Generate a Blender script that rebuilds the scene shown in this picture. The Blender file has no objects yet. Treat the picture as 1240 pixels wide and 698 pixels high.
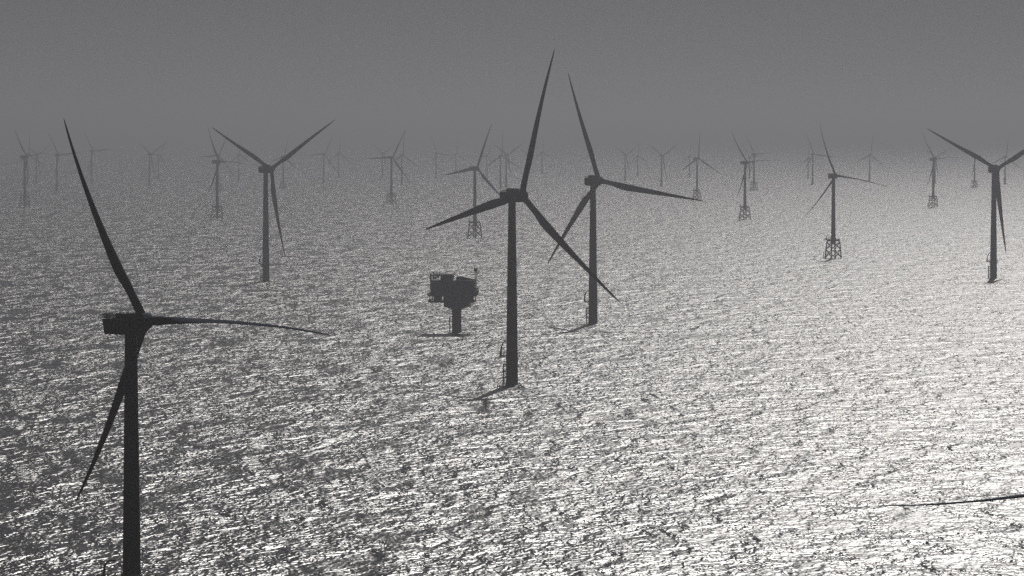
import bpy, bmesh, math, random
from mathutils import Matrix, Vector
R_ = math.radians
random.seed(7)
C = bpy.context.scene.collection
S = bpy.context.scene

# ------------------------------------------------------------------ camera, sky, sun, exposure
H_CAM = 150.0                      # the aircraft flies about 150 m above the water
FPX, PW, PH, YH = 5000.0, 1240.0, 698.0, 157.0
PITCH = math.atan((PH / 2 - YH) / FPX)
cam_d = bpy.data.cameras.new('camera')
cam_d.sensor_width = 36.0
cam_d.lens = 36.0 * FPX / PW
cam_d.clip_start = 1.0
cam_d.clip_end = 200000.0
cam = bpy.data.objects.new('camera', cam_d)
C.objects.link(cam)
cam.location = (0, 0, H_CAM)
cam.rotation_euler = (R_(90) - PITCH, 0, 0)
S.camera = cam

SKY_TINT = (0.250, 0.247, 0.259)
SUN_EL, SUN_AZ = 38.5, 8.6         # azimuth to the right of the view direction
W = bpy.data.worlds.new('World')
S.world = W
W.use_nodes = True
wn, wl = W.node_tree.nodes, W.node_tree.links
bg = wn['Background']
sky = wn.new('ShaderNodeTexSky')
sky.sky_type = 'NISHITA'
sky.sun_disc = False
sky.sun_elevation = R_(SUN_EL)
sky.sun_rotation = R_(SUN_AZ)
sky.air_density = 0.3
sky.dust_density = 0.0
sky.ozone_density = 1.0
bw = wn.new('ShaderNodeRGBToBW')                                  # a colourless misty sky
wl.new(sky.outputs[0], bw.inputs[0])
tint = wn.new('ShaderNodeVectorMath')
tint.operation = 'SCALE'
tint.inputs[0].default_value = SKY_TINT
wl.new(bw.outputs[0], tint.inputs['Scale'])
wl.new(tint.outputs[0], bg.inputs['Color'])
bg.inputs['Strength'].default_value = 0.05

sun_d = bpy.data.lights.new('sun', 'SUN')
sun_d.energy = 5.0
sun_d.angle = R_(0.5)
sun_d.color = (1.0, 0.965, 0.92)
sun = bpy.data.objects.new('sun', sun_d)
C.objects.link(sun)
sdir = Vector((math.sin(R_(SUN_AZ)) * math.cos(R_(SUN_EL)), math.cos(R_(SUN_AZ)) * math.cos(R_(SUN_EL)), math.sin(R_(SUN_EL))))
sun.rotation_euler = sdir.to_track_quat('Z', 'Y').to_euler()
sun.location = sdir * 3000

S.view_settings.view_transform = 'Standard'
S.view_settings.look = 'None'
S.view_settings.gamma = 1.0
S.view_settings.use_curve_mapping = False
S.view_settings.exposure = 0.5
S.cycles.max_bounces = 6
S.cycles.volume_bounces = 0
S.cycles.caustics_reflective = False
S.cycles.sample_clamp_direct = 1.8
S.cycles.use_denoising = False

def ground(px, py):
    """point of the water under a pixel of the 1240 x 698 photograph"""
    d = Vector(((px - PW / 2) / FPX, -(py - PH / 2) / FPX, -1.0))
    d = cam.rotation_euler.to_matrix() @ d
    t = -H_CAM / d.z
    return Vector((d.x * t, d.y * t, 0.0))

# ------------------------------------------------------------------ materials
def paint(name, col, rough=0.45, var=0.12, scale=0.6, metal=0.0):
    m = bpy.data.materials.new(name)
    m.use_nodes = True
    n, l = m.node_tree.nodes, m.node_tree.links
    b = n['Principled BSDF']
    tc = n.new('ShaderNodeTexCoord')
    mp = n.new('ShaderNodeMapping')
    mp.inputs['Scale'].default_value = (1, 1, 0.25)          # streaks run down the surface
    nz = n.new('ShaderNodeTexNoise')
    nz.inputs['Scale'].default_value = scale
    nz.inputs['Detail'].default_value = 5
    cr = n.new('ShaderNodeValToRGB')
    cr.color_ramp.elements[0].position = 0.3
    cr.color_ramp.elements[1].position = 0.7
    cr.color_ramp.elements[0].color = tuple(c * (1 - var) for c in col) + (1,)
    cr.color_ramp.elements[1].color = tuple(min(1, c * (1 + var)) for c in col) + (1,)
    l.new(tc.outputs['Object'], mp.inputs['Vector'])
    l.new(mp.outputs[0], nz.inputs['Vector'])
    l.new(nz.outputs[0], cr.inputs[0])
    l.new(cr.outputs[0], b.inputs['Base Color'])
    b.inputs['Roughness'].default_value = rough
    b.inputs['Metallic'].default_value = metal
    b.inputs['Specular IOR Level'].default_value = 0.04
    return m

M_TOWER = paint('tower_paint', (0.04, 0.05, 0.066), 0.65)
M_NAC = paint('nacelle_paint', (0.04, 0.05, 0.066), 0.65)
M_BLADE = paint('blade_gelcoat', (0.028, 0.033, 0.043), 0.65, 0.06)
M_BLADE.node_tree.nodes['Principled BSDF'].inputs['Specular IOR Level'].default_value = 0.0
M_DARK = paint('dark_steel', (0.03, 0.031, 0.034), 0.6)
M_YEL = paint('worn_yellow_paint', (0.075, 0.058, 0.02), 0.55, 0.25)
for m_ in (M_NAC, M_DARK):
    m_.node_tree.nodes['Principled BSDF'].inputs['Specular IOR Level'].default_value = 0.0
M_PILE = paint('weathered_pile_steel', (0.04, 0.037, 0.03), 0.7, 0.3)
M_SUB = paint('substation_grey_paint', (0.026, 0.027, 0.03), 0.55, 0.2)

def wave_group():
    """height of the water in metres at a point: chop, wind sea and long swell"""
    g = bpy.data.node_groups.new('wave_height', 'ShaderNodeTree')
    g.interface.new_socket('Vector', in_out='INPUT', socket_type='NodeSocketVector')
    g.interface.new_socket('Height', in_out='OUTPUT', socket_type='NodeSocketFloat')
    n, l = g.nodes, g.links
    gi, go = n.new('NodeGroupInput'), n.new('NodeGroupOutput')
    acc = None
    for (rot, sx, sy, scale, detail, rough, dist, amp) in WAVES:
        mp = n.new('ShaderNodeMapping')
        mp.inputs['Rotation'].default_value = (0, 0, R_(rot))
        mp.inputs['Scale'].default_value = (sx, sy, 1)
        l.new(gi.outputs[0], mp.inputs['Vector'])
        nz = n.new('ShaderNodeTexNoise')
        nz.noise_dimensions = '2D'
        nz.inputs['Scale'].default_value = scale
        nz.inputs['Detail'].default_value = detail
        nz.inputs['Roughness'].default_value = rough
        nz.inputs['Distortion'].default_value = dist
        l.new(mp.outputs[0], nz.inputs['Vector'])
        m = n.new('ShaderNodeMath')
        m.operation = 'MULTIPLY'
        m.inputs[1].default_value = amp
        l.new(nz.outputs[0], m.inputs[0])
        if acc is None:
            acc = m
        else:
            a = n.new('ShaderNodeMath')
            a.operation = 'ADD'
            l.new(acc.outputs[0], a.inputs[0])
            l.new(m.outputs[0], a.inputs[1])
            acc = a
    l.new(acc.outputs[0], go.inputs[0])
    return g

#         rot  sx   sy   scale  detail rough dist amp
WAVES = [(16, 1.0, 0.48, 1 / 2.0, 1.0, 0.5, 0.6, 0.42),
         (-20, 1.0, 0.48, 1 / 5.0, 1.5, 0.5, 0.8, 1.0),
         (12, 1.0, 0.45, 1 / 18., 1.5, 0.5, 0.6, 2.1),
         (-30, 0.8, 0.60, 1 / 60., 1.0, 0.5, 0.3, 1.4)]

def water_material():
    m = bpy.data.materials.new('sea_water')
    m.use_nodes = True
    n, l = m.node_tree.nodes, m.node_tree.links
    n.remove(n['Principled BSDF'])
    body = n.new('ShaderNodeBsdfDiffuse')                          # light coming back out of the deep water
    body.inputs['Color'].default_value = (0.0025, 0.004, 0.005, 1)
    gl = n.new('ShaderNodeBsdfAnisotropic')
    gl.distribution = 'BECKMANN'                                   # ripples too small to draw
    gl.inputs['Roughness'].default_value = 0.366
    fr = n.new('ShaderNodeFresnel')
    fr.inputs['IOR'].default_value = 1.34
    mx = n.new('ShaderNodeMixShader')
    l.new(fr.outputs[0], mx.inputs[0])
    l.new(body.outputs[0], mx.inputs[1])
    l.new(gl.outputs[0], mx.inputs[2])
    l.new(mx.outputs[0], n['Material Output'].inputs['Surface'])
    geo = n.new('ShaderNodeNewGeometry')
    g = wave_group()
    eps = 0.25
    hts = []
    for off in ((0, 0, 0), (eps, 0, 0), (0, eps, 0)):
        a = n.new('ShaderNodeVectorMath')
        a.operation = 'ADD'
        a.inputs[1].default_value = off
        l.new(geo.outputs['Position'], a.inputs[0])
        gr = n.new('ShaderNodeGroup')
        gr.node_tree = g
        l.new(a.outputs[0], gr.inputs[0])
        hts.append(gr.outputs[0])
    # wind: broad calmer and rougher patches scale the slopes
    mp = n.new('ShaderNodeMapping')
    mp.inputs['Rotation'].default_value = (0, 0, R_(-12))
    mp.inputs['Scale'].default_value = (1.0, 0.3, 1)
    l.new(geo.outputs['Position'], mp.inputs['Vector'])
    nz = n.new('ShaderNodeTexNoise')
    nz.noise_dimensions = '2D'
    nz.inputs['Scale'].default_value = 1 / 22.0
    nz.inputs['Detail'].default_value = 3
    nz.inputs['Roughness'].default_value = 0.6
    nz.inputs['Distortion'].default_value = 0.6
    l.new(mp.outputs[0], nz.inputs['Vector'])
    mr = n.new('ShaderNodeMapRange')
    mr.inputs['From Min'].default_value = 0.366
    mr.inputs['From Max'].default_value = 0.54
    mr.inputs['To Min'].default_value = 0.40
    mr.inputs['To Max'].default_value = 1.16
    l.new(nz.outputs[0], mr.inputs['Value'])
    comps = []
    for k in (1, 2):
        s = n.new('ShaderNodeMath')
        s.operation = 'SUBTRACT'
        l.new(hts[0], s.inputs[0])
        l.new(hts[k], s.inputs[1])
        q = n.new('ShaderNodeMath')
        q.operation = 'MULTIPLY'
        q.inputs[1].default_value = 1 / eps
        l.new(s.outputs[0], q.inputs[0])
        r = n.new('ShaderNodeMath')
        r.operation = 'MULTIPLY'
        l.new(q.outputs[0], r.inputs[0])
        l.new(mr.outputs[0], r.inputs[1])
        comps.append(r.outputs[0])
    cb = n.new('ShaderNodeCombineXYZ')
    cb.inputs['Z'].default_value = 1.0
    l.new(comps[0], cb.inputs['X'])
    l.new(comps[1], cb.inputs['Y'])
    nm = n.new('ShaderNodeVectorMath')
    nm.operation = 'NORMALIZE'
    l.new(cb.outputs[0], nm.inputs[0])
    l.new(nm.outputs[0], gl.inputs['Normal'])
    l.new(nm.outputs[0], fr.inputs['Normal'])
    return m

# ------------------------------------------------------------------ mesh helpers
def link(name, bm, mat, parent=None, smooth=True, angle=35):
    me = bpy.data.meshes.new(name)
    bmesh.ops.recalc_face_normals(bm, faces=bm.faces)
    bm.to_mesh(me)
    bm.free()
    me.materials.append(mat)
    if smooth:
        for p in me.polygons:
            p.use_smooth = True
        me.set_sharp_from_angle(angle=R_(angle))
    o = bpy.data.objects.new(name, me)
    C.objects.link(o)
    if parent:
        o.parent = parent
    return o

def box(bm, x0, x1, y0, y1, z0, z1, bevel=0.0):
    r = bmesh.ops.create_cube(bm, size=1.0, matrix=Matrix.Translation(((x0 + x1) / 2, (y0 + y1) / 2, (z0 + z1) / 2)) @ Matrix.Diagonal((x1 - x0, y1 - y0, z1 - z0, 1)))
    if bevel:
        es = list({e for v in r['verts'] for e in v.link_edges})
        bmesh.ops.bevel(bm, geom=es, offset=bevel, segments=3, profile=0.6, affect='EDGES')

def tube(bm, a, b, r0, r1=None, seg=10):
    a, b = Vector(a), Vector(b)
    r1 = r0 if r1 is None else r1
    d = b - a
    mat = Matrix.Translation((a + b) / 2) @ d.to_track_quat('Z', 'Y').to_matrix().to_4x4()
    bmesh.ops.create_cone(bm, cap_ends=True, segments=seg, radius1=r0, radius2=r1, depth=d.length, matrix=mat)

def lathe(bm, prof, seg=40, mat=None):
    """profile of (radius, z) turned about z"""
    rings = []
    for r, z in prof:
        if r < 1e-4:
            rings.append([bm.verts.new((0, 0, z))])
        else:
            rings.append([bm.verts.new((r * math.cos(2 * math.pi * k / seg), r * math.sin(2 * math.pi * k / seg), z)) for k in range(seg)])
    for A, B in zip(rings, rings[1:]):
        for k in range(seg):
            k2 = (k + 1) % seg
            if len(A) == 1:
                bm.faces.new((A[0], B[k], B[k2]))
            elif len(B) == 1:
                bm.faces.new((A[k], B[0], A[k2]))
            else:
                bm.faces.new((A[k], A[k2], B[k2], B[k]))
    if len(rings[0]) > 1:
        bm.faces.new(rings[0][::-1])
    if len(rings[-1]) > 1:
        bm.faces.new(rings[-1])
    if mat is not None:
        bmesh.ops.transform(bm, matrix=mat, verts=[v for ring in rings for v in ring])

def rail(bm, pts, h=1.2, step=1.6, r=0.06, closed=False, rows=(0.5, 1.0)):
    """guard rail: posts and rails along a line of floor points"""
    pts = [Vector(p) for p in pts]
    if closed:
        pts = pts + [pts[0]]
    up = Vector((0, 0, h))
    for a, b in zip(pts, pts[1:]):
        n = max(1, round((b - a).length / step))
        for k in range(n + 1):
            p = a.lerp(b, k / n)
            tube(bm, p, p + up, r, seg=5)
        for t in rows:
            tube(bm, a + up * t, b + up * t, r * 0.8, seg=5)

def blade_mesh(R, r0, root_d, cmax, bend):
    """leading edge to -x, suction side to +y (upwind), tip up"""
    st = [(0.0, 1.0, None), (0.045, 1.0, None), (0.10, 0.9, 0.60), (0.155, 0.58, 0.86), (0.21, 0.40, 0.985), (0.25, 0.34, 1.0),
          (0.32, 0.29, 0.93), (0.42, 0.25, 0.80), (0.52, 0.22, 0.68), (0.62, 0.20, 0.56), (0.72, 0.20, 0.455), (0.82, 0.215, 0.355),
          (0.90, 0.23, 0.265), (0.95, 0.25, 0.195), (0.98, 0.27, 0.125), (0.994, 0.13, 0.065), (1.0, 0.13, 0.02)]
    bm = bmesh.new()
    N = 20
    rings = []
    for t, tk, c in st:
        z = r0 + (R - r0) * t
        x = z / R
        chord = root_d if c is None else cmax * c
        thick = root_d if c is None else max(chord * tk, 0.02)
        if c is not None and t < 0.2:
            chord = max(chord, root_d)
            thick = max(thick, root_d * (1 - (t - 0.045) / 0.155 * 0.42))
        w = min(1.0, max(0.0, (t - 0.045) / 0.16))               # circle to aerofoil
        tw = R_(13.0 * max(0.0, 1 - max(t, 0.2) / 0.85) ** 1.4 + (0 if t > 0.2 else 0.0)) * w
        ring = []
        for k in range(N):
            a = 2 * math.pi * k / N
            u = 0.5 - 0.5 * math.cos(a)                            # 0 leading edge, 1 trailing edge
            cx, cy = -math.cos(a) * 0.5, math.sin(a) * 0.5
            yt = 5 * (0.2969 * math.sqrt(u) - 0.126 * u - 0.3516 * u * u + 0.2843 * u ** 3 - 0.1015 * u ** 4)
            ay = yt * (1 if a < math.pi else -0.85)
            ax = u - 0.32
            px = (cx * (1 - w) + ax * w) * chord
            py = (cy * (1 - w) + ay * w) * thick
            qx = px * math.cos(-tw) - py * math.sin(-tw)
            qy = px * math.sin(-tw) + py * math.cos(-tw)
            ring.append(bm.verts.new((qx, qy + bend * x ** 2.4, z)))
        rings.append(ring)
    for A, B in zip(rings, rings[1:]):
        for k in range(N):
            bm.faces.new((A[k], A[(k + 1) % N], B[(k + 1) % N], B[k]))
    bm.faces.new(rings[0][::-1])
    bm.faces.new(rings[-1])
    return bm

AX = Matrix.Rotation(R_(-90), 4, 'X')                             # lathe axis z -> +y

# ------------------------------------------------------------------ the setting
bm = bmesh.new()
n_ = 40
ext = 90000.0
vs = [[bm.verts.new((-ext + 2 * ext * i / n_, -ext + 2 * ext * j / n_, 0)) for i in range(n_ + 1)] for j in range(n_ + 1)]
for j in range(n_):
    for i in range(n_):
        bm.faces.new((vs[j][i], vs[j][i + 1], vs[j + 1][i + 1], vs[j + 1][i]))
sea = link('sea', bm, water_material(), smooth=False)
sea['kind'] = 'structure'

hz_m = bpy.data.materials.new('haze_air')
hz_m.use_nodes = True
hn, hl = hz_m.node_tree.nodes, hz_m.node_tree.links
hn.remove(hn['Principled BSDF'])
pv = hn.new('ShaderNodeVolumePrincipled')
pv.inputs['Color'].default_value = (0.156, 0.1595, 0.175, 1)
pv.inputs['Density'].default_value = 1 / 7200.0
pv.inputs['Anisotropy'].default_value = 0.66
hl.new(pv.outputs[0], hn['Material Output'].inputs['Volume'])
bm = bmesh.new()
box(bm, -95000, 95000, -95000, 95000, -1, 260)
haze = link('haze', bm, hz_m, smooth=False)
haze['kind'] = 'stuff'

# ------------------------------------------------------------------ turbine kinds
class Kind:
    pass

def turbine_parts_tall():
    """large turbine on one round pile: hub 110 m up, blades 85 m"""
    K = Kind()
    K.hub, K.R, K.over, K.pitch, K.cone, K.tilt = 110.0, 88.5, 9.0, 4.0, 2.5, 5.0
    root = bpy.data.objects.new('wind_turbine', None)
    C.objects.link(root)
    P = []                                                         # (object, 'fixed' | 'yaw' | 'hub' | blade index)
    bm = bmesh.new()
    lathe(bm, [(3.55, -12), (3.55, 4.6)], 36)
    P.append((link('monopile', bm, M_PILE, root), 'fixed'))
    bm = bmesh.new()
    lathe(bm, [(3.62, 3.6), (3.62, 3.9), (3.45, 4.0), (3.45, 16.6), (3.6, 16.7), (3.6, 16.95)], 36)
    tp = link('transition_piece', bm, M_YEL, root)
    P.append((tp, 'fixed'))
    bm = bmesh.new()
    lathe(bm, [(5.0, 16.97), (5.0, 17.3)], 24)
    box(bm, -7.2, -4.2, -2.6, 2.6, 16.58, 17.28)
    for k in range(8):
        a = 2 * math.pi * (k + 0.5) / 8
        tube(bm, (3.4 * math.cos(a), 3.4 * math.sin(a), 14.6), (4.8 * math.cos(a), 4.8 * math.sin(a), 17.0), 0.14, seg=6)
    link('platform', bm, M_YEL, tp)
    bm = bmesh.new()
    ring = [(4.9 * math.cos(2 * math.pi * (k + 0.5) / 16), 4.9 * math.sin(2 * math.pi * (k + 0.5) / 16), 17.3) for k in range(16)]
    rail(bm, ring, 1.2, 2.0, 0.07, True)
    rail(bm, [(-4.8, -2.5, 17.3), (-7.1, -2.5, 17.3), (-7.1, 2.5, 17.3), (-4.8, 2.5, 17.3)], 1.2, 1.5, 0.07)
    link('railing', bm, M_YEL, tp)
    bm = bmesh.new()
    tube(bm, (-6.5, 0.3, 17.3), (-6.3, 0.3, 21.5), 0.5, 0.42)
    tube(bm, (-6.3, 0.3, 21.4), (-5.2, 0.2, 24.2), 0.42, 0.36)
    tube(bm, (-5.2, 0.2, 24.1), (-3.6, -0.6, 26.0), 0.36, 0.28)
    tube(bm, (-6.45, 0.9, 17.3), (-6.4, 0.5, 21.0), 0.18)
    box(bm, -7.0, -6.0, -0.3, 0.9, 17.31, 18.7)
    link('davit_crane', bm, M_DARK, tp)
    bm = bmesh.new()
    for y in (-1.1, 1.1):
        tube(bm, (-5.0, y, -3), (-5.0, y, 12.0), 0.38, seg=8)
        for z in (0.8, 4.2, 7.8, 11.6):
            tube(bm, (-5.0, y, z), (-3.2, y * 0.8, z), 0.16, seg=6)
    for y in (-0.35, 0.35):
        tube(bm, (-4.25, y, -2), (-4.25, y, 17.0), 0.1, seg=6)
    for k in range(42):
        tube(bm, (-4.25, -0.35, -1.5 + k * 0.44), (-4.25, 0.35, -1.5 + k * 0.44), 0.04, seg=4)
    box(bm, -5.4, -3.5, -1.4, 1.4, 11.9, 12.1)
    link('boat_landing', bm, M_YEL, tp)
    bm = bmesh.new()
    prof = [(3.42, 17.05), (3.48, 17.1), (3.48, 17.4), (3.40, 17.45)]
    for z in (45, 74):
        r = 3.40 - (z - 17) / (105.8 - 17) * 1.28
        prof += [(r + 0.0, z - 0.16), (r + 0.05, z - 0.14), (r + 0.05, z + 0.14), (r - 0.01, z + 0.16)]
    prof += [(2.12, 105.8), (2.3, 106.0), (2.3, 106.6)]
    lathe(bm, prof, 40)
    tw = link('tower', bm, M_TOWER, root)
    P.append((tw, 'fixed'))
    bm = bmesh.new()
    box(bm, -0.6, 0.6, -3.55, -3.2, 17.9, 20.4, 0.05)
    link('door', bm, M_DARK, tw)
    # nacelle, axis along +y
    bm = bmesh.new()
    pts = [(-6.6, -3.2), (-6.9, 1.9), (-6.6, 2.3), (5.6, 2.7), (6.2, 1.8), (6.2, -2.6), (5.0, -3.7), (-4.5, -3.7)]
    L = [bm.verts.new((-3.8, y, z)) for y, z in pts]
    Rr = [bm.verts.new((3.8, y, z)) for y, z in pts]
    bm.faces.new(L)
    bm.faces.new(Rr[::-1])
    for k in range(len(pts)):
        k2 = (k + 1) % len(pts)
        bm.faces.new((L[k], Rr[k], Rr[k2], L[k2]))
    bmesh.ops.bevel(bm, geom=list(bm.edges), offset=0.35, segments=3, profile=0.6, affect='EDGES')
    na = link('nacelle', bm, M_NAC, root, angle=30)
    P.append((na, 'yaw'))
    bm = bmesh.new()
    box(bm, -3.3, 3.3, -1.6, 2.4, 2.0, 4.3, 0.15)
    for k in range(9):
        box(bm, -3.0 + k * 0.7, -2.7 + k * 0.7, -1.72, -1.5, 2.6, 4.1)
    link('cooler', bm, M_DARK, na)
    bm = bmesh.new()
    rail(bm, [(-3.4, -1.7, 2.3), (-3.4, -6.5, 2.3), (3.4, -6.5, 2.3), (3.4, -1.7, 2.3)], 1.1, 0.8, 0.06, rows=(0.35, 0.7, 1.0))
    link('railing', bm, M_DARK, na)
    bm = bmesh.new()
    tube(bm, (2.2, -5.6, 2.2), (2.2, -5.6, 5.0), 0.06, seg=5)
    tube(bm, (1.6, -5.6, 4.7), (2.8, -5.6, 4.7), 0.05, seg=5)
    link('weather_mast', bm, M_DARK, na)
    # hub, axis along +z here (turned with the rotor)
    bm = bmesh.new()
    lathe(bm, [(2.6, -2.9), (3.1, -2.6), (3.25, -1.2), (3.2, 0.8), (2.9, 2.2), (2.2, 3.3), (1.2, 4.0), (0, 4.25)], 32, AX)
    for k in range(3):
        a = 2 * math.pi * k / 3
        d = Vector((math.sin(a), 0, math.cos(a)))
        tube(bm, d * 1.0, d * 3.75, 2.05, 1.98, 28)
    P.append((link('hub', bm, M_NAC, root), 'hub'))
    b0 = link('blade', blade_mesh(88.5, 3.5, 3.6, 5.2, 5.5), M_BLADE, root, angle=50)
    P.append((b0, 0))
    K.root, K.P = root, P
    return K

def turbine_parts_short():
    """smaller turbine on a four-legged lattice jacket: hub 95.5 m up, blades 62.5 m"""
    K = Kind()
    K.hub, K.R, K.over, K.pitch, K.cone, K.tilt = 95.5, 65.5, 6.0, 80.0, 3.0, 5.0
    root = bpy.data.objects.new('wind_turbine', None)
    C.objects.link(root)
    P = []
    bm = bmesh.new()
    A0 = R_(9)
    def leg(k, z):
        h = 9.6 - (z + 0.0) / 19.5 * 2.0
        a = A0 + math.pi / 2 * k
        return Vector((h * math.cos(a), h * math.sin(a), z))
    for k in range(4):
        tube(bm, leg(k, -10), leg(k, 19.7), 0.8, 0.72, 12)
    for k in range(4):
        for z0, z1 in ((-9, 1.0), (1.2, 10.2), (10.4, 19.0)):
            tube(bm, leg(k, z0), leg(k + 1, z1), 0.42, seg=8)
            tube(bm, leg(k + 1, z0), leg(k, z1), 0.42, seg=8)
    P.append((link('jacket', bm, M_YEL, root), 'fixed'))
    bm = bmesh.new()
    for y in (-1.1, 1.1):
        tube(bm, (-11.2, y, -3), (-11.2, y, 7.5), 0.28, seg=8)
        for z in (1.5, 6.5):
            tube(bm, (-11.2, y, z), (-7.4, y + 4.6 if y > 0 else y - 3.6, z), 0.2, seg=6)
    for k in range(24):
        tube(bm, (-10.9, -0.4, -2 + k * 0.42), (-10.9, 0.4, -2 + k * 0.42), 0.06, seg=4)
    box(bm, -11.6, -7.5, -1.6, 1.6, 7.5, 7.7)
    P.append((link('boat_landing', bm, M_YEL, root), 'fixed'))
    bm = bmesh.new()
    h = 7.7
    q = [(h * math.cos(A0 + math.pi / 2 * k), h * math.sin(A0 + math.pi / 2 * k)) for k in range(4)]
    lo = [bm.verts.new((x, y, 19.6)) for x, y in q]
    hi = [bm.verts.new((x * 1.04, y * 1.04, 22.0)) for x, y in q]
    bm.faces.new(lo[::-1])
    bm.faces.new(hi)
    for k in range(4):
        bm.faces.new((lo[k], lo[(k + 1) % 4], hi[(k + 1) % 4], hi[k]))
    lathe(bm, [(1.8, 16.2), (3.0, 17.2), (3.0, 23.2), (2.75, 23.4)], 30)
    box(bm, -10.2, -5.0, -2.8, 2.8, 21.0, 21.6)
    tp = link('transition_piece', bm, M_YEL, root)
    P.append((tp, 'fixed'))
    bm = bmesh.new()
    rail(bm, [(x * 1.03, y * 1.03, 22.0) for x, y in q], 1.3, 1.5, 0.07, True)
    rail(bm, [(-5.6, -2.7, 21.6), (-10.1, -2.7, 21.6), (-10.1, 2.7, 21.6), (-5.6, 2.7, 21.6)], 1.3, 1.5, 0.07)
    link('railing', bm, M_YEL, tp)
    bm = bmesh.new()
    tube(bm, (-8.0, 0.4, 21.6), (-7.9, 0.4, 25.3), 0.4, 0.32)
    tube(bm, (-7.9, 0.4, 25.2), (-6.9, 0.2, 27.0), 0.32, 0.26)
    tube(bm, (-6.9, 0.2, 26.9), (-4.6, -0.8, 27.2), 0.26, 0.2)
    box(bm, -8.7, -7.5, -0.5, 0.8, 21.61, 23.0)
    link('davit_crane', bm, M_DARK, tp)
    bm = bmesh.new()
    prof = [(2.72, 23.45), (2.72, 23.75), (2.64, 23.8)]
    for z in (47, 70):
        r = 2.64 - (z - 23.5) / (92 - 23.5) * 0.88
        prof += [(r, z - 0.16), (r + 0.05, z - 0.14), (r + 0.05, z + 0.14), (r - 0.01, z + 0.16)]
    prof += [(1.76, 92.0), (1.95, 92.1), (1.95, 92.6)]
    lathe(bm, prof, 40)
    tw = link('tower', bm, M_TOWER, root)
    P.append((tw, 'fixed'))
    bm = bmesh.new()
    box(bm, -0.55, 0.55, -2.85, -2.5, 24.2, 26.4, 0.05)
    link('door', bm, M_DARK, tw)
    bm = bmesh.new()
    pts = [(-8.2, -3.1), (-9.0, 0.9), (3.6, 1.1), (4.2, 1.5), (4.4, 0.5), (4.4, -2.2), (3.0, -3.3), (-7.6, -3.3)]
    L = [bm.verts.new((-3.0, y, z)) for y, z in pts]
    Rr = [bm.verts.new((3.0, y, z)) for y, z in pts]
    bm.faces.new(L)
    bm.faces.new(Rr[::-1])
    for k in range(len(pts)):
        k2 = (k + 1) % len(pts)
        bm.faces.new((L[k], Rr[k], Rr[k2], L[k2]))
    bmesh.ops.bevel(bm, geom=list(bm.edges), offset=0.18, segments=2, profile=0.6, affect='EDGES')
    na = link('nacelle', bm, M_NAC, root, angle=30)
    P.append((na, 'yaw'))
    bm = bmesh.new()
    box(bm, -3.15, 3.15, -9.1, 1.4, 0.92, 1.12)
    rail(bm, [(-3.1, 1.3, 1.1), (-3.1, -9.0, 1.1), (3.1, -9.0, 1.1), (3.1, 1.3, 1.1)], 1.55, 0.45, 0.07, True, rows=(0.25, 0.5, 0.75, 1.0))
    link('hoist_platform', bm, M_DARK, na)
    bm = bmesh.new()
    box(bm, -1.9, 1.9, -4.4, -1.2, 1.13, 2.5, 0.1)
    box(bm, -1.2, 1.2, -0.9, 0.9, 1.13, 2.3, 0.1)
    link('cooler', bm, M_DARK, na)
    bm = bmesh.new()
    tube(bm, (2.0, -7.2, 1.1), (2.0, -7.2, 3.3), 0.06, seg=5)
    tube(bm, (1.5, -7.2, 3.0), (2.5, -7.2, 3.0), 0.05, seg=5)
    link('weather_mast', bm, M_DARK, na)
    bm = bmesh.new()
    lathe(bm, [(1.9, -1.9), (2.3, -1.6), (2.45, -0.6), (2.4, 0.8), (2.0, 1.9), (1.2, 2.7), (0, 3.0)], 30, AX)
    for k in range(3):
        a = 2 * math.pi * k / 3
        d = Vector((math.sin(a), 0, math.cos(a)))
        tube(bm, d * 0.6, d * 2.75, 1.45, 1.40, 26)
    P.append((link('hub', bm, M_NAC, root), 'hub'))
    b0 = link('blade', blade_mesh(65.5, 2.5, 2.6, 4.3, 5.8), M_BLADE, root, angle=50)
    P.append((b0, 0))
    K.root, K.P = root, P
    return K

def part_matrix(K, role, yaw, phi):
    if role == 'fixed':
        return Matrix.Identity(4)
    m = Matrix.Rotation(-R_(yaw), 4, 'Z')
    if role == 'yaw':
        return m @ Matrix.Translation((0, 0, K.hub)) 
    m = m @ Matrix.Translation((0, K.over, K.hub)) @ Matrix.Rotation(R_(K.tilt), 4, 'X')
    if role == 'hub':
        return m @ Matrix.Rotation(R_(phi), 4, 'Y')
    return m @ Matrix.Rotation(R_(phi + 120 * role), 4, 'Y') @ Matrix.Rotation(-R_(K.cone), 4, 'X') @ Matrix.Rotation(-R_(K.pitch_now), 4, 'Z')

def copy_tree(o, parent):
    c = o.copy()
    C.objects.link(c)
    c.parent = parent
    for ch in list(o.children):
        copy_tree(ch, c)
    return c

def set_turbine(K, root, parts, base, hub_px, yaw, phi, label, group, pitch=None):
    g = ground(*base)
    ppm = FPX / g.y
    s = (base[1] - hub_px) / ppm / K.hub
    root.location = g
    root.scale = (s, s, s)
    root['label'] = label
    root['category'] = 'wind turbine'
    root['group'] = group
    K.pitch_now = K.pitch if pitch is None else pitch
    for o, role in parts:
        o.matrix_basis = part_matrix(K, role, yaw, phi)

def all_blades(K):
    o = [p for p, r in K.P if r == 0][0]
    for k in (1, 2):
        c = o.copy()
        C.objects.link(c)
        c.parent = K.root
        K.P.append((c, k))

TALL = turbine_parts_tall()
SHORT = turbine_parts_short()
all_blades(TALL)
all_blades(SHORT)

G_T = 'large wind turbines on single round piles'
G_S = 'smaller wind turbines on lattice jackets'
G_F = 'faint wind turbines far off in the haze'
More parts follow.
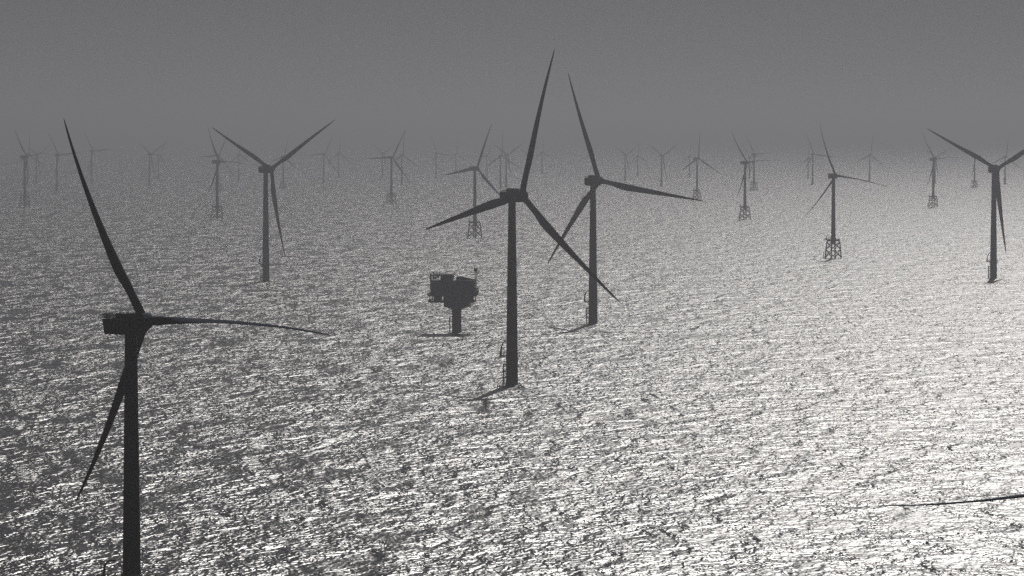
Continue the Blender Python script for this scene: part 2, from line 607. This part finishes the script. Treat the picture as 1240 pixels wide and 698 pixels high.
# kind, foot pixel, hub row, yaw, blade angle, label, group[, blade pitch]
LIST = [
 ('T', (620, 466), 237, 40, 15, 'tall dark single pile turbine in the centre, one blade nearly straight up', G_T),
 ('T', (718, 392), 219, 33, 100, 'dark turbine right of and behind the centre one, blade reaching out right', G_T),
 ('T', (322, 341), 205, 34, 57, 'dark grey single pile turbine with two blades raised in a wide V, left half', G_T),
 ('T', (1203, 337), 205, 27, 57, 'dark grey single pile turbine with blades in a Y beside the right edge', G_T),
 ('S', (160, 793), 388, 36, 87.5, 'nearest dark turbine at left, railed nacelle top, foot below the picture', G_S),
 ('S', (1430, 1252), 555, 33, 14.9, 'closest turbine of all, only a thin blade tip reaching in at lower right', G_S, 80),
 ('S', (1009, 313), 213, 29, 97, 'grey lattice jacket turbine with a drooping right blade, nearest jacket one right of centre', G_S),
 ('S', (575, 288), 204, 32, 19, 'grey jacket turbine seen behind the lower left blade of the centre turbine', G_S, 8),
 ('S', (263, 266), 196, 42, 90, 'hazy grey jacket turbine just left of the V bladed turbine, box nacelle, blade up left', G_S),
 ('S', (902, 266), 197, 43, 82, 'hazy jacket turbine with one blade up left, left of the drooping bladed jacket one', G_S),
 ('S', (474, 247), 191, 28, 26, 'pale jacket turbine with one blade flat left, between V bladed and centre turbines', G_S, 8),
 ('S', (844, 242), 192, 40, 2, 'pale jacket turbine with one blade straight up, at the tip of a long level blade', G_S, 8),
 ('S', (30, 251), 190, 45, 80, 'hazy jacket turbine with a boxy nacelle near the left edge', G_S),
 ('S', (1130, 251), 193, 46, 83, 'hazy jacket turbine left of the Y bladed one at the right edge', G_S),
 ('S', (913, 231), 187, 42, 84, 'small pale jacket turbine directly behind the hazy one with a blade up left', G_S),
 ('S', (1180, 228), 190, 42, 75, 'small pale jacket turbine seen under the left blade of the right edge turbine', G_S),
 ('S', (264, 232), 188.5, 26, 24, 'pale turbine directly behind the box nacelle jacket turbine, blade flat to the left', G_S, 8),
 ('S', (343, 229), 190, 32, 12, 'pale turbine just right of the V bladed turbine, behind its raised right blade', G_S, 8),
 ('T', (69, 231), 188, 40, 84, 'faint turbine behind the upper blade of the nearest left turbine', G_F),
 ('T', (44, 221), 188, 38, 58, 'faint Y shaped turbine just right of the left edge jacket turbine', G_F),
 ('T', (33.5, 223), 187, 36, 2, 'faint turbine hidden behind the left edge jacket turbine, upright blade showing', G_F),
 ('T', (111, 222), 183, 38, 85, 'barely visible turbine right of the nearest turbine tip, one blade level to the right', G_F),
 ('T', (181, 225), 187, 42, 60, 'faint Y shaped turbine midway between the nearest left and box nacelle turbines', G_F),
 ('T', (192, 217), 188, 36, 30, 'very faint turbine half hidden just right of the faint Y shaped one', G_F),
 ('T', (289, 219), 188, 36, 0, 'faint turbine below the left raised blade of the V bladed turbine', G_F),
 ('T', (392, 222), 187, 28, 26, 'faint turbine right of the V bladed one, left of its fainter twin', G_F),
 ('T', (410, 214), 186, 36, 4, 'very faint upright bladed turbine, second faint one right of the V bladed turbine', G_F),
 ('T', (463, 215), 186, 40, 57, 'very faint turbine just left of the pale one with a blade flat left', G_F),
 ('T', (486.5, 224), 188, 34, 4, 'faint turbine just right of the pale flat bladed jacket turbine, blade upright', G_F),
 ('T', (528, 216), 186, 36, 96, 'faint turbine with one level right blade, left of the central grey jacket turbine', G_F),
 ('T', (552, 211), 187, 36, 0, 'barely visible turbine just left of the grey jacket turbine behind the centre blade', G_F),
 ('T', (589.5, 214), 189, 36, 22, 'very faint turbine just right of the raised blade of the central jacket turbine', G_F),
 ('T', (606, 229), 189, 36, 2, 'faint upright bladed turbine above the nacelle of the centre turbine', G_F),
 ('T', (613, 227), 188, 40, 57, 'faint Y bladed turbine above the nacelle of the centre turbine', G_F),
 ('T', (638, 213), 187, 36, 57, 'very faint turbine hidden behind the upright blade of the centre turbine', G_F),
 ('T', (656.5, 211), 185, 36, 2, 'very faint turbine between the upright blades of the two big central turbines', G_F),
 ('T', (757, 219), 188, 44, 58, 'left of two faint Y bladed turbines above the long level blade right of centre', G_F),
 ('T', (772, 214), 189, 36, 1, 'very faint upright bladed turbine between two faint Y bladed ones', G_F),
 ('T', (801, 226), 189, 45, 58, 'right of two faint Y bladed turbines above the long level blade right of centre', G_F),
 ('T', (835, 215), 190, 36, 2, 'very faint turbine just left of the pale upright bladed jacket turbine', G_F),
 ('T', (907.5, 217), 191, 38, 80, 'very faint turbine between two hazy jacket turbines standing one behind the other', G_F),
 ('T', (978.5, 217), 192, 36, 0, 'very faint turbine just left of the faint one beside the drooping bladed jacket turbine', G_F),
 ('T', (984, 224), 187, 33, 97, 'faint turbine with a level right blade, just left of the drooping bladed jacket turbine', G_F),
 ('T', (1053, 219), 188, 36, 7, 'faint turbine above the drooping blade tip, right of that jacket turbine', G_F),
 ('T', (1132, 222), 191, 40, 60, 'very faint turbine hidden behind the hazy jacket turbine near the right edge', G_F),
 ('T', (1217, 223), 190, 36, 7, 'faint turbine behind the right raised blade of the Y bladed turbine at the right edge', G_F),
]
first = {'T': True, 'S': True}
for it in LIST:
    kind, base, hub, yaw, phi, label, group = it[:7]
    K = TALL if kind == 'T' else SHORT
    if first[kind]:
        root, parts = K.root, K.P
        first[kind] = False
    else:
        root = K.root.copy()
        C.objects.link(root)
        parts = [(copy_tree(o, root), role) for o, role in K.P]
    set_turbine(K, root, parts, base, hub, yaw, phi, label, group, it[7] if len(it) > 7 else None)

# ------------------------------------------------------------------ the transformer platform
sub = bpy.data.objects.new('substation_platform', None)
C.objects.link(sub)
sub.location = ground(553, 403)
sub.rotation_euler = (0, 0, R_(-4))
sub['label'] = 'dark block shaped transformer platform with decks and mast standing on one thick pile'
sub['category'] = 'offshore platform'
bm = bmesh.new()
lathe(bm, [(3.5, -10), (3.5, 16.5), (4.6, 18.4)], 32)
link('monopile', bm, M_PILE, sub)
bm = bmesh.new()
for y in (-0.9, 0.9):
    tube(bm, (-5.2, y, -3), (-5.2, y, 12), 0.3, seg=8)
    for z in (1, 4.5, 8, 11.5):
        tube(bm, (-5.2, y, z), (-3.2, y, z), 0.2, seg=6)
for k in range(36):
    tube(bm, (-4.7, -0.4, -1 + 0.5 * k), (-4.7, 0.4, -1 + 0.5 * k), 0.07, seg=4)
link('boat_landing', bm, M_YEL, sub)
bm = bmesh.new()
# cable deck: inverted stub tapering to the pile
lo = [(-4.6, -4.6), (4.6, -4.6), (4.6, 4.6), (-4.6, 4.6)]
hi = [(-9.0, -8), (10.0, -8), (10.0, 8), (-9.0, 8)]
v0 = [bm.verts.new((x, y, 17.9)) for x, y in lo]
v1 = [bm.verts.new((x, y, 19.6)) for x, y in hi]
v2 = [bm.verts.new((x, y, 22.6)) for x, y in hi]
bm.faces.new(v0[::-1])
bm.faces.new(v2)
for A, B in ((v0, v1), (v1, v2)):
    for k in range(4):
        bm.faces.new((A[k], A[(k + 1) % 4], B[(k + 1) % 4], B[k]))
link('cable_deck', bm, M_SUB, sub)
bm = bmesh.new()
box(bm, -20.0, 13.6, -12, 12, 22.62, 23.2)
box(bm, -20.6, 15.2, -12, 12, 27.4, 27.9)
for x in (-19, -15, -10.5, -5, 0, 5, 10, 13):
    for y in (-11.5, 11.5):
        tube(bm, (x, y, 23.2), (x, y, 27.4), 0.3, seg=8)
for x0, x1 in ((-19, -15), (-10.5, -5), (5, 10)):
    tube(bm, (x0, -11.5, 23.2), (x1, -11.5, 27.4), 0.22, seg=6)
    tube(bm, (x1, -11.5, 23.2), (x0, -11.5, 27.4), 0.22, seg=6)
link('cellar_deck', bm, M_SUB, sub)
bm = bmesh.new()
for x0, x1, y0, y1 in ((-16, -11.5, -9, 9), (-9, -1.5, -10, 10), (-0.5, 6.5, -10, 10), (8, 12, -9, 9)):
    box(bm, x0, x1, y0, y1, 23.21, 27.0, 0.15)
link('equipment_room', bm, M_DARK, sub)
bm = bmesh.new()
rail(bm, [(-19.9, 11.8, 23.2), (-19.9, -11.8, 23.2), (13.5, -11.8, 23.2), (13.5, 11.8, 23.2)], 1.3, 1.6, 0.09)
rail(bm, [(-20.5, 11.8, 27.9), (-20.5, -11.8, 27.9), (-17.6, -11.8, 27.9)], 1.3, 1.6, 0.09)
rail(bm, [(14.1, -11.8, 27.9), (15.1, -11.8, 27.9), (15.1, 11.8, 27.9)], 1.3, 1.6, 0.09)
link('railing', bm, M_YEL, sub)
bm = bmesh.new()
box(bm, -17.4, 13.9, -11.8, 11.8, 27.92, 33.2, 0.12)
box(bm, -17.7, 14.2, -12.1, 12.1, 33.21, 33.6)
box(bm, -17.4, 13.6, -11.8, 11.8, 33.61, 38.6, 0.12)
box(bm, -18.0, 13.9, -12.2, 12.2, 38.61, 39.1)
for k in range(17):
    x = -16.6 + k * 1.8
    box(bm, x, x + 0.25, -12.0, -11.7, 28.1, 33.0)
    box(bm, x, x + 0.25, -12.0, -11.7, 33.8, 38.4)
mm = link('main_module', bm, M_SUB, sub)
for x, z in ((-12, 28.2), (6, 28.2), (-4, 34.0)):
    bm = bmesh.new()
    box(bm, x, x + 1.3, -12.12, -11.9, z, z + 2.6)
    link('door', bm, M_DARK, mm)
bm = bmesh.new()
# open frame on the roof at the left with the top beam
for y in (-11, 11):
    tube(bm, (-18.0, y, 27.9), (-18.2, y, 44.6), 0.6, seg=8)
    tube(bm, (-18.1, y, 42.8), (-2.2, y, 42.8), 0.5, seg=8)
    tube(bm, (-17.4, y, 39.1), (-12.0, y, 42.6), 0.26, seg=6)
    tube(bm, (-14.6, y, 39.1), (-14.6, y, 42.6), 0.2, seg=6)
    tube(bm, (-12.0, y, 39.1), (-17.4, y, 42.6), 0.26, seg=6)
for x in (-18.1, -11.2, -2.3):
    tube(bm, (x, -11, 42.8), (x, 11, 42.8), 0.3, seg=8)
link('lattice_frame', bm, M_SUB, sub)
for x0, x1, y0, y1, z1, tilt in ((-11.2, -2.6, -9, 9, 42.5, 0), (0.4, 5.0, -9, 9, 41.9, 0)):
    bm = bmesh.new()
    box(bm, x0, x1, y0, y1, 39.11, z1, 0.15)
    for k in range(int(x1 - x0)):
        box(bm, x0 + 0.5 + k, x0 + 0.8 + k, y0 - 0.15, y0 + 0.1, 39.4, z1 - 0.3)
    link('transformer_cooler', bm, M_SUB, sub)
bm = bmesh.new()
pts = [(5.05, 39.11), (13.6, 39.11), (13.4, 39.9), (5.05, 41.7)]
L = [bm.verts.new((x, -8.5, z)) for x, z in pts]
Rr = [bm.verts.new((x, 8.5, z)) for x, z in pts]
bm.faces.new(L)
bm.faces.new(Rr[::-1])
for k in range(4):
    bm.faces.new((L[k], Rr[k], Rr[(k + 1) % 4], L[(k + 1) % 4]))
link('sloping_roof', bm, M_SUB, sub, smooth=False)
bm = bmesh.new()
for dx, dy in ((-0.5, -0.5), (0.5, -0.5), (0.5, 0.5), (-0.5, 0.5)):
    tube(bm, (14.6 + dx, -6 + dy, 32), (14.6 + dx * 0.7, -6 + dy * 0.7, 45.5), 0.13, seg=6)
for k in range(9):
    z = 33 + k * 1.35
    tube(bm, (14.1, -6.5, z), (15.1, -6.5, z + 1.3), 0.08, seg=5)
    tube(bm, (15.1, -5.5, z), (14.1, -5.5, z + 1.3), 0.08, seg=5)
box(bm, 13.3, 15.9, -7.2, -4.8, 45.5, 47.8, 0.2)
tube(bm, (13.5, -6, 47.7), (13.5, -6, 49.8), 0.12, seg=5)
tube(bm, (15.7, -6, 47.7), (15.7, -6, 49.2), 0.12, seg=5)
link('antenna_mast', bm, M_DARK, sub)
bm = bmesh.new()
box(bm, 13.92, 16.2, -10, 2, 32.0, 32.4)
box(bm, 13.92, 15.6, -10, 4, 36.4, 36.7)
rail(bm, [(14.1, -9.9, 32.4), (16.1, -9.9, 32.4), (16.1, 1.9, 32.4)], 1.2, 1.5, 0.09)
link('side_gallery', bm, M_DARK, sub)
bm = bmesh.new()
bmesh.ops.create_uvsphere(bm, u_segments=20, v_segments=12, radius=1.0, matrix=Matrix.Translation((14.6, 6.5, 30.2)) @ Matrix.Diagonal((1.5, 3.8, 1.6, 1)))
link('lifeboat', bm, M_YEL, sub)
